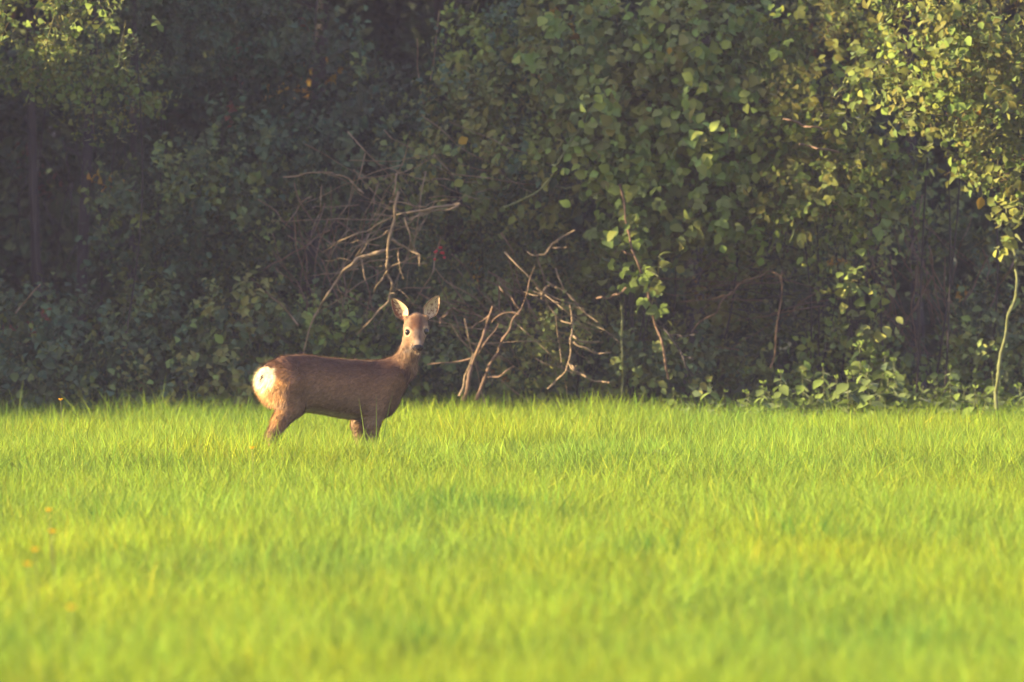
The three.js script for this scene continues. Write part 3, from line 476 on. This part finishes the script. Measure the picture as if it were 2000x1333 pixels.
sticks('leaning_deadwood', 'right one of the leaning dead stems with a hooked side twig', 57.35, M.redwood, [[[[930, 782], [950, 730], [972, 690], [995, 645], [1018, 605]], 9, 5], [[[952, 738], [975, 736], [1004, 716]], 5, 4], [[[1015, 615], [985, 612], [960, 630]], 5, 3], [[[1018, 608], [998, 580], [975, 560]], 4, 3], [[[985, 662], [970, 655], [962, 655]], 3, 2], [[[1015, 612], [1030, 570], [1045, 520]], 4, 2]], 551);
sticks('dead_twig', 'short reddish stick just right of the right ear of the deer', 57.6, M.redwood, [[[[886, 602], [870, 617], [860, 632]], 5, 6], [[[886, 602], [910, 612], [940, 622]], 3, 2]], 561);
sticks('dead_branch', 'upright bare branch with curved side twigs bending right, centre of the foot of the thicket', 57.35, M.deadwood, [[[[1070, 760], [1090, 740], [1108, 715], [1115, 680], [1117, 650], [1113, 595]], 4, 5], [[[1118, 655], [1135, 668], [1170, 668]], 5, 4], [[[1120, 668], [1145, 680], [1165, 690], [1195, 688]], 5, 4], [[[1110, 710], [1122, 725], [1125, 715]], 5, 4], [[[1112, 712], [1135, 730], [1160, 745], [1190, 748]], 4, 5]], 571);
sticks('dead_twig', 'forked dead twig sticking up right of centre above the yellowing bush', 57.6, M.deadwood, [[[[1062, 500], [1078, 478], [1095, 465], [1122, 450]], 6, 4], [[[1080, 484], [1092, 484], [1107, 483]], 4, 3], [[[1065, 497], [1045, 500], [1030, 492]], 4, 3]], 581);
sticks('dead_twig', 'short hooked twig over the yellowing bush', 57.6, M.deadwood, [[[[1058, 585], [1068, 560], [1075, 555], [1088, 562]], 4, 5]], 585);
sticks('dead_twig', 'curved bare twig with bright upper edge right of centre', 57.5, M.redwood, [[[[1165, 583], [1190, 583], [1207, 575], [1223, 562]], 4, 5]], 587);
sticks('leaning_deadwood', 'reddish stem leaning under the round bright bramble leaves', 57.7, M.redwood, [[[[1306, 740], [1298, 695], [1282, 640], [1268, 590], [1255, 540], [1235, 490], [1222, 430], [1210, 360]], 5, 6], [[[1262, 570], [1280, 555], [1292, 545]], 3, 2], [[[1240, 500], [1215, 490], [1200, 495]], 3, 2]], 591, 'stem');
sticks('dead_branch', 'bent grey twig right of the reddish stem near the ground', 57.8, M.bark, [[[[1350, 728], [1335, 700], [1318, 670], [1295, 640], [1285, 625]], 5, 3], [[[1312, 655], [1335, 658], [1358, 654]], 4, 4], [[[1330, 692], [1345, 698], [1355, 702]], 4, 3]], 595);
sticks('upright_stem', 'thin upright stem at the middle of the dark gap right of centre', 57.8, M.greenwood, [[[[1214, 780], [1216, 700], [1215, 640], [1212, 590]], 5, 4]], 599, 'stem');
sticks('leafy_stem', 'slim upright reddish stem carrying a few pale leaves, right of centre', 58.0, M.redwood, [[[[1505, 720], [1515, 670], [1520, 620], [1528, 560], [1528, 530]], 4, 5], [[[1528, 545], [1500, 530], [1450, 550], [1430, 575], [1390, 585], [1330, 590]], 4, 3], [[[1430, 570], [1400, 610], [1350, 650]], 4, 3]], 601, 'stem');
sticks('dead_twig', 'upper one of two pinkish twigs lit by the sun at the upper right', 56.9, M.redwood, [[[[1530, 232], [1560, 240], [1585, 248], [1608, 253]], 4, 6]], 611);
sticks('dead_twig', 'lower one of two pinkish twigs lit by the sun at the upper right', 56.9, M.redwood, [[[[1562, 282], [1590, 288], [1615, 292], [1640, 298]], 4, 5]], 613);
sticks('dead_twig', 'olive twig slanting down to the left under the pinkish twigs', 58, M.greenwood, [[[[1462, 320], [1490, 302], [1520, 280], [1560, 255]], 6, 3]], 615);
sticks('dead_branch', 'tangle of thin reddish stems in the dark gap at lower right', 58.8, M.redwood, [[[[1815, 480], [1822, 530], [1835, 600], [1850, 680]], 4, 4], [[[1820, 540], [1790, 600], [1760, 650], [1745, 670]], 5, 5], [[[1815, 500], [1840, 560], [1870, 620]], 4, 3], [[[1740, 500], [1750, 560], [1735, 640]], 3, 3], [[[1790, 520], [1780, 600], [1790, 680]], 4, 3], [[[1720, 540], [1745, 590], [1755, 640]], 3, 3], [[[1930, 500], [1900, 560], [1880, 600]], 4, 3], [[[1985, 500], [1950, 560], [1935, 600]], 4, 3]], 621);
sticks('dead_branch', 'faint dark twigs crossing the gap left of the hanging leaves', 59, M.bark, [[[[1340, 560], [1380, 530], [1440, 525], [1500, 528]], 4, 3], [[[1620, 580], [1590, 630], [1570, 660]], 4, 3], [[[1500, 475], [1530, 480], [1560, 490]], 5, 3]], 631);
{ const t = sticks('curved_stem', 'tall curved yellow-green stem with leaves rising at the right edge', 56.4, M.greenwood, [[[[1947, 800], [1950, 740], [1956, 690], [1967, 640], [1982, 590], [1987, 545], [1984, 510], [1977, 475], [1968, 440], [1965, 400]], 9, 5], [[[1978, 480], [1962, 470], [1955, 462]], 3, 2]], 641, 'stem');
  leaves(t, [blob(1968, 465, 56.4, 20, 14, 0.06), blob(1960, 425, 56.4, 22, 16, 0.06), blob(1955, 485, 56.4, 10, 12, 0.05), blob(1955, 400, 56.4, 25, 20, 0.08)], 34, [LEAF[0], LEAF[1]], ['fresh', 'yellow', 'olive'], 642); }
{ const t = sticks('arching_shoot', 'long green bramble shoot arching up to the right at top centre', 57.7, M.greenwood, [[[[985, 405], [1030, 385], [1065, 360], [1090, 320], [1115, 275], [1140, 230], [1165, 195], [1185, 180]], 5, 3]], 651, 'shoot');
  leaves(t, [blob(1150, 215, 57.7, 30, 30, 0.1), blob(1100, 300, 57.7, 30, 30, 0.1), blob(1180, 175, 57.7, 25, 20, 0.1)], 24, [LEAF[0], LEAF[2]], ['fresh', 'mid'], 652); }
sticks('hanging_vine', 'pale hanging vine in a V shape in the dark gap at the top', 60, M.deadwood, [[[[858, 20], [850, 90], [840, 160], [827, 203]], 4, 3], [[[815, 75], [815, 130], [820, 175], [827, 203]], 3, 2], [[[827, 203], [829, 260], [832, 330]], 2, 2]], 661, 'vine');
sticks('hanging_vine', 'thin grey vine hanging straight at the upper left', 60.5, M.bark, [[[[470, 160], [476, 220], [480, 270], [478, 320]], 4, 3]], 665, 'vine');
sticks('hanging_vine', 'faint vine with small leaves hanging at the top, left of the dark gap', 60.5, M.bark, [[[[620, 0], [615, 60], [605, 110], [600, 140]], 4, 3]], 667, 'vine');
sticks('dead_twig', 'short stick leaning at the far left above the low growth', 58, M.deadwood, [[[[30, 612], [50, 588], [78, 556]], 4, 4]], 669);
function tangle(label, px, py, rx, ry, dist, n, mat, seed, slope) {
  const t = thing('twig_tangle', label, 'twigs'), R = rng(seed);
  for (let i = 0; i < n; i++) {
    const x = px + (R() * 2 - 1) * rx, y = py + (R() * 2 - 1) * ry, a = slope + (R() - 0.5) * 1.5, l = 40 + 90 * R(), c = (R() - 0.5) * 30, dx = Math.cos(a) * l, dy = Math.sin(a) * l;
    stem(t, 'twig', [[x - dx, y - dy], [x - dx * 0.3 + c, y - dy * 0.3 + c * 0.4], [x + dx * 0.4 + c * 0.6, y + dy * 0.4], [x + dx, y + dy]], dist + (R() - 0.5) * 0.8, 1.6 + 2 * R(), 1 + R(), mat, seed + i, 0.3);
  }
}
tangle('tangle of thin reddish twigs left of and behind the big dead branch', 640, 540, 90, 100, 58.6, 26, M.redwood, 1701, 1.3);
tangle('tangle of thin brown twigs between the leaning dead stems and the yellowing bush', 970, 600, 90, 60, 58.2, 20, M.redwood, 1702, 0.9);
tangle('tangle of fine dark twigs in the shade right of the slim reddish stem', 1600, 570, 130, 90, 59, 22, M.bark, 1703, 0.5);
tangle('tangle of thin reddish twigs in the black gap under the sunlit corner', 1810, 560, 110, 110, 59.2, 34, M.redwood, 1704, 1.25);
tangle('tangle of fine dark stems in the deep gap at the far left', 140, 420, 120, 130, 60.5, 22, M.bark, 1705, 1.5);
tangle('tangle of fine twigs in the leaves above the dead branch at top centre', 850, 330, 150, 70, 58.8, 20, M.deadwood, 1706, 0.3);
tangle('tangle of thin pale twigs all round the big dead branch', 700, 460, 120, 110, 57.9, 26, M.deadwood, 1711, 2.4);
tangle('tangle of thin tan twigs round the leaning dead stems and the bare upright branch', 1030, 650, 120, 80, 57.8, 22, M.deadwood, 1712, 0.7);
tangle('thin reddish twigs crossing the shade left of the slim upright reddish stem', 1450, 590, 130, 90, 58.7, 16, M.redwood, 1713, 2.7);
// single bright leaves that stand out
for (const [px, py, d, tone, sh, label] of [[895, 280, 58.2, 'gold', 1, 'single golden yellow leaf at top centre above the deer'], [886, 362, 58.2, 'yellow', 1, 'pale green-yellow leaf hanging below the golden one'], [1308, 92, 58, 'gold', 2, 'small orange leaf near the top right of centre'], [840, 315, 58.2, 'yellow', 2, 'narrow yellowish leaf left of the golden one'], [1336, 192, 57.5, 'fresh', 1, 'pale round leaf standing out on the bramble bush'], [1115, 403, 57.6, 'fresh', 1, 'single bright round leaf low at centre right'], [434, 672, 57.6, 'fresh', 1, 'single pale leaf hanging behind the rump of the deer'], [1918, 385, 56.2, 'gold', 1, 'brown-yellow leaf under the sunlit corner']]) {
  const t = thing('loose_leaf', label, 'leaf', at(px, py, d)); const l = mesh('blade', LEAF[sh], tint(tone), t); l.rotation.set(-0.2, 0.3, 2.6 + px * 0.01); l.scale.setScalar(0.95);
  mesh('stalk', branch([V(0, 0, 0), V(0.01, 0.03, -0.02), V(0, 0.07, -0.05)], 0.0015, 0.001, 3, 4), M.greenwood, t);
}
{ const t = thing('red_berries', 'small cluster of red berries and leaves right of the dead branch', 'berries', at(858, 495, 58)), m = new THREE.MeshStandardMaterial({ color: rgb(0.42, 0.02, 0.02), roughness: 0.4 }), R = rng(71);
  for (let i = 0; i < 9; i++) { const b = mesh('berry', new THREE.SphereGeometry(0.009, 10, 8), m, t); b.position.set((R() - 0.4) * 0.09, (R() - 0.5) * 0.08, (R() - 0.5) * 0.04); }
  mesh('stalk', branch([V(-0.08, -0.03, -0.05), V(0, 0, -0.02), V(0.05, 0.04, 0)], 0.003, 0.0015, 5, 5), M.redwood, t); }

// ---------------------------------------------------------------- nettles along the foot of the thicket
function nettle(seed, h) {
  const t = new THREE.Group(), R = rng(seed); mesh('stem', branch([V(0, 0, 0), V(0.01, h * 0.5, 0.01), V((R() - 0.5) * 0.08, h, 0)], 0.0045, 0.002, seed, 5), M.greenwood, t);
  const n = Math.round(h / 0.048);
  for (let i = 2; i < n; i++) for (const s of [0, Math.PI]) { const a = i * 1.57 + s + R() * 0.4, l = mesh('leaf', LEAF[i % 3], tint(['fresh', 'mid', 'mid', 'dark'][Math.floor(R() * 4)]), t), dir = V(Math.cos(a), 0.15 - 0.9 * R(), Math.sin(a)).normalize(), nrm = V(0, 1, 0.35).add(randDir(R).multiplyScalar(0.5)).normalize(), x = dir.clone().cross(nrm).normalize(), z = x.clone().cross(dir); l.quaternion.setFromRotationMatrix(new THREE.Matrix4().makeBasis(x, dir, z)); l.position.set(0, h * i / n, 0); l.scale.setScalar((1.5 - 0.7 * Math.abs(i / n - 0.55)) * (0.85 + 0.4 * R())); }
  for (let i = 0; i < 3; i++) { const a = i * 2.1, l = mesh('leaf', LEAF[2], tint('fresh'), t), dir = V(Math.cos(a) * 0.6, 0.8, Math.sin(a) * 0.6).normalize(), x = dir.clone().cross(V(0, 0.3, 1)).normalize(), z = x.clone().cross(dir); l.quaternion.setFromRotationMatrix(new THREE.Matrix4().makeBasis(x, dir, z)); l.position.set((R() - 0.5) * 0.05, h, 0); l.scale.setScalar(0.6); }
  return t;
}
const NETTLES = [0, 1, 2, 3].map((i) => nettle(701 + i, [0.40, 0.48, 0.56, 0.44][i]));
{
  const R = rng(711);
  for (let i = 0; i < 76; i++) {
    const px = i < 64 ? 1430 + (i + R()) * 9.4 : 1190 + (i - 64 + R()) * 19, d = 57.0 + R() * 1.3, p = at(px, 780, d); p.y = groundY(p.x, p.z);
    const t = NETTLES[i % 4].clone(); t.name = numbered('nettle_plant'); t.position.copy(p); t.rotation.set((R() - 0.5) * 0.25, R() * 6.28, (R() - 0.5) * 0.25); t.scale.setScalar((px > 1600 && px < 1760 ? 1.0 : px > 1440 ? 0.78 : 0.62) * (0.75 + 0.5 * R()));
    tag(t, px > 1440 ? 'leafy nettle-like plant in the row along the grass at lower right' : 'small leafy plant in the row at the foot of the middle of the thicket', 'plant', px > 1440 ? 'leafy plants along the grass edge at lower right' : 'leafy plants at the foot of the middle'); scene.add(t);
  }
}

// ---------------------------------------------------------------- small things in the meadow
function blade(parent, h, lean, w, seed) { const pos = [], idx = []; for (let i = 0; i <= 6; i++) { const t = i / 6, x = lean * t * t, hw = w * 0.5 * (1 - t * t * 0.97); pos.push(x - hw, h * t, 0, x + hw, h * t, 0); if (i < 6) { const k = i * 2; idx.push(k, k + 1, k + 2, k + 1, k + 3, k + 2); } } return mesh('blade', paint(geo(pos, idx), 1), tint('fresh'), parent); }
for (const [px, d, hs, label] of [[735, 49.3, [[0.50, -0.05, -0.05], [0.52, 0.0, 0.0], [0.54, 0.08, 0.02]], 'three tall grass blades in front of the forelegs of the deer'], [560, 49.3, [[0.36, -0.06, 0], [0.38, 0.08, 0.03]], 'tall grass blades in front of the hind leg of the deer'], [32, 56.6, [[0.5, 0.05, 0], [0.42, -0.1, 0.04]], 'tall grass blades standing up at the far left edge of the meadow'], [310, 56.6, [[0.5, 0.05, 0], [0.4, -0.06, 0.05]], 'tall grass blades standing against the dark growth left of the deer'], [1110, 56.5, [[0.42, -0.07, 0], [0.44, 0.03, 0.06]], 'tall grass blades standing below the upright bare branch'], [1400, 56.5, [[0.42, -0.12, 0], [0.38, 0.06, 0.06]], 'dark tall grass blades standing right of the middle of the edge']]) {
  const p = at(px, 800, d); p.y = groundY(p.x, p.z); const t = thing('tall_grass', label, 'grass', p); hs.forEach(([h, l, x], i) => { const b = blade(t, h, l, 0.007, i); b.position.x = x; b.rotation.y = 0.3 * i - 0.2; });
}
for (const [px, py, label] of [[138, 1191, 'bright yellow flower in the blurred grass at lower left, lowest of all'], [95, 1000, 'yellow flower in the grass at the left, highest of the blurred ones'], [102, 1042, 'yellow flower in the grass at the left, just below the highest one'], [68, 1078, 'yellow flower in the grass at the left, third from the top'], [54, 1106, 'yellow flower in the grass near the left edge, fourth from the top'], [492, 878, 'tiny orange flower in the sharp grass below the rump of the deer'], [118, 783, 'tiny orange flower at the top edge of the meadow on the left']]) {
  const d = 17500 * (CAM_H - 0.41) / (py - 290), p = at(px, py, d), t = thing('yellow_flower', label, 'flower', V(p.x, 0, p.z)), y = p.y;
  mesh('stem', branch([V(0, 0, 0), V(0.01, y * 0.5, 0), V(0, y, 0)], 0.002, 0.0015, 3, 5), M.greenwood, t);
  for (let k = 0; k < 5; k++) { const g = paint(leafVerts(0.020, 0.020, 0.3, -0.3), 1), l = mesh('petal', place(g, V(0, y, 0), V(Math.cos(k * 1.257), 0.5, Math.sin(k * 1.257)), V(0, 1, 0)), M.petal, t); }
}
function weed(seed, n, len) { const t = new THREE.Group(), R = rng(seed); for (let i = 0; i < n; i++) { const a = i / n * 6.283 + R(), g = paint(place(leafVerts(len * (0.7 + 0.5 * R()), len * 0.3, 0.3, 0.5, 1), V(0, 0.19, 0), V(Math.cos(a), 0.9, Math.sin(a)), V(-Math.cos(a), 1, -Math.sin(a))), 1); mesh('leaf', g, tint(i % 3 ? 'mid' : 'dark'), t); } return t; }
for (const [px, py, s, label] of [[1280, 880, 1.1, 'dark broad-leaved weed in the sharp grass right of the deer'], [405, 868, 0.8, 'dark weed in the grass below the rump of the deer'], [345, 822, 0.6, 'small dark weed in the grass left of the deer'], [1040, 820, 0.7, 'small dark weed in the grass between the deer and the right side'], [1775, 808, 0.9, 'dark weed near the far edge of the grass at right']]) {
  const d = 17500 * (CAM_H - 0.28) / (py - 290), p = at(px, py, d), t = weed(px, 9, 0.12 * s); t.name = numbered('meadow_weed'); t.position.set(p.x, groundY(p.x, p.z), p.z); t.scale.setScalar(1); tag(t, label, 'weed'); scene.add(t);
}
const TUSSOCK = [tuftGeo(901, 110, 0.32, 0.455, 0.17, 0.006), tuftGeo(902, 100, 0.31, 0.44, 0.15, 0.006)], tussockMat = leafMat(rgb(0.075, 0.19, 0.018), { transmission: 0.3 });
for (const [px, py, n, label] of [[870, 950, 3, 'darker green grass tussock in the blurring grass below the deer, left half of the patch'], [970, 958, 4, 'darker green grass tussock in the blurring grass, right half of the patch below the deer'], [240, 966, 2, 'small darker grass tussock in the blurring grass at left'], [1250, 1036, 2, 'darker grass tussock in the blurred grass right of centre'], [1755, 1190, 2, 'small dark grass tussock in the most blurred grass at lower right'], [790, 1200, 2, 'darker grass tussock in the blurred grass at bottom centre'], [1600, 1010, 2, 'darker grass tussock in the blurred grass at right']]) {
  const d = 17500 * (CAM_H - 0.30) / (py - 290), p = at(px, py, d), t = thing('grass_tussock', label, 'grass', V(p.x, groundY(p.x, p.z), p.z)), R = rng(px);
  for (let i = 0; i < n; i++) { const b = mesh('blades', TUSSOCK[i % 2], tussockMat, t, 'stuff'); b.position.set((i - (n - 1) / 2) * 0.13, 0, (R() - 0.5) * 0.2); b.rotation.y = R() * 6; b.scale.y = 0.85 + 0.15 * R(); }
}
renderer.render(scene, camera);
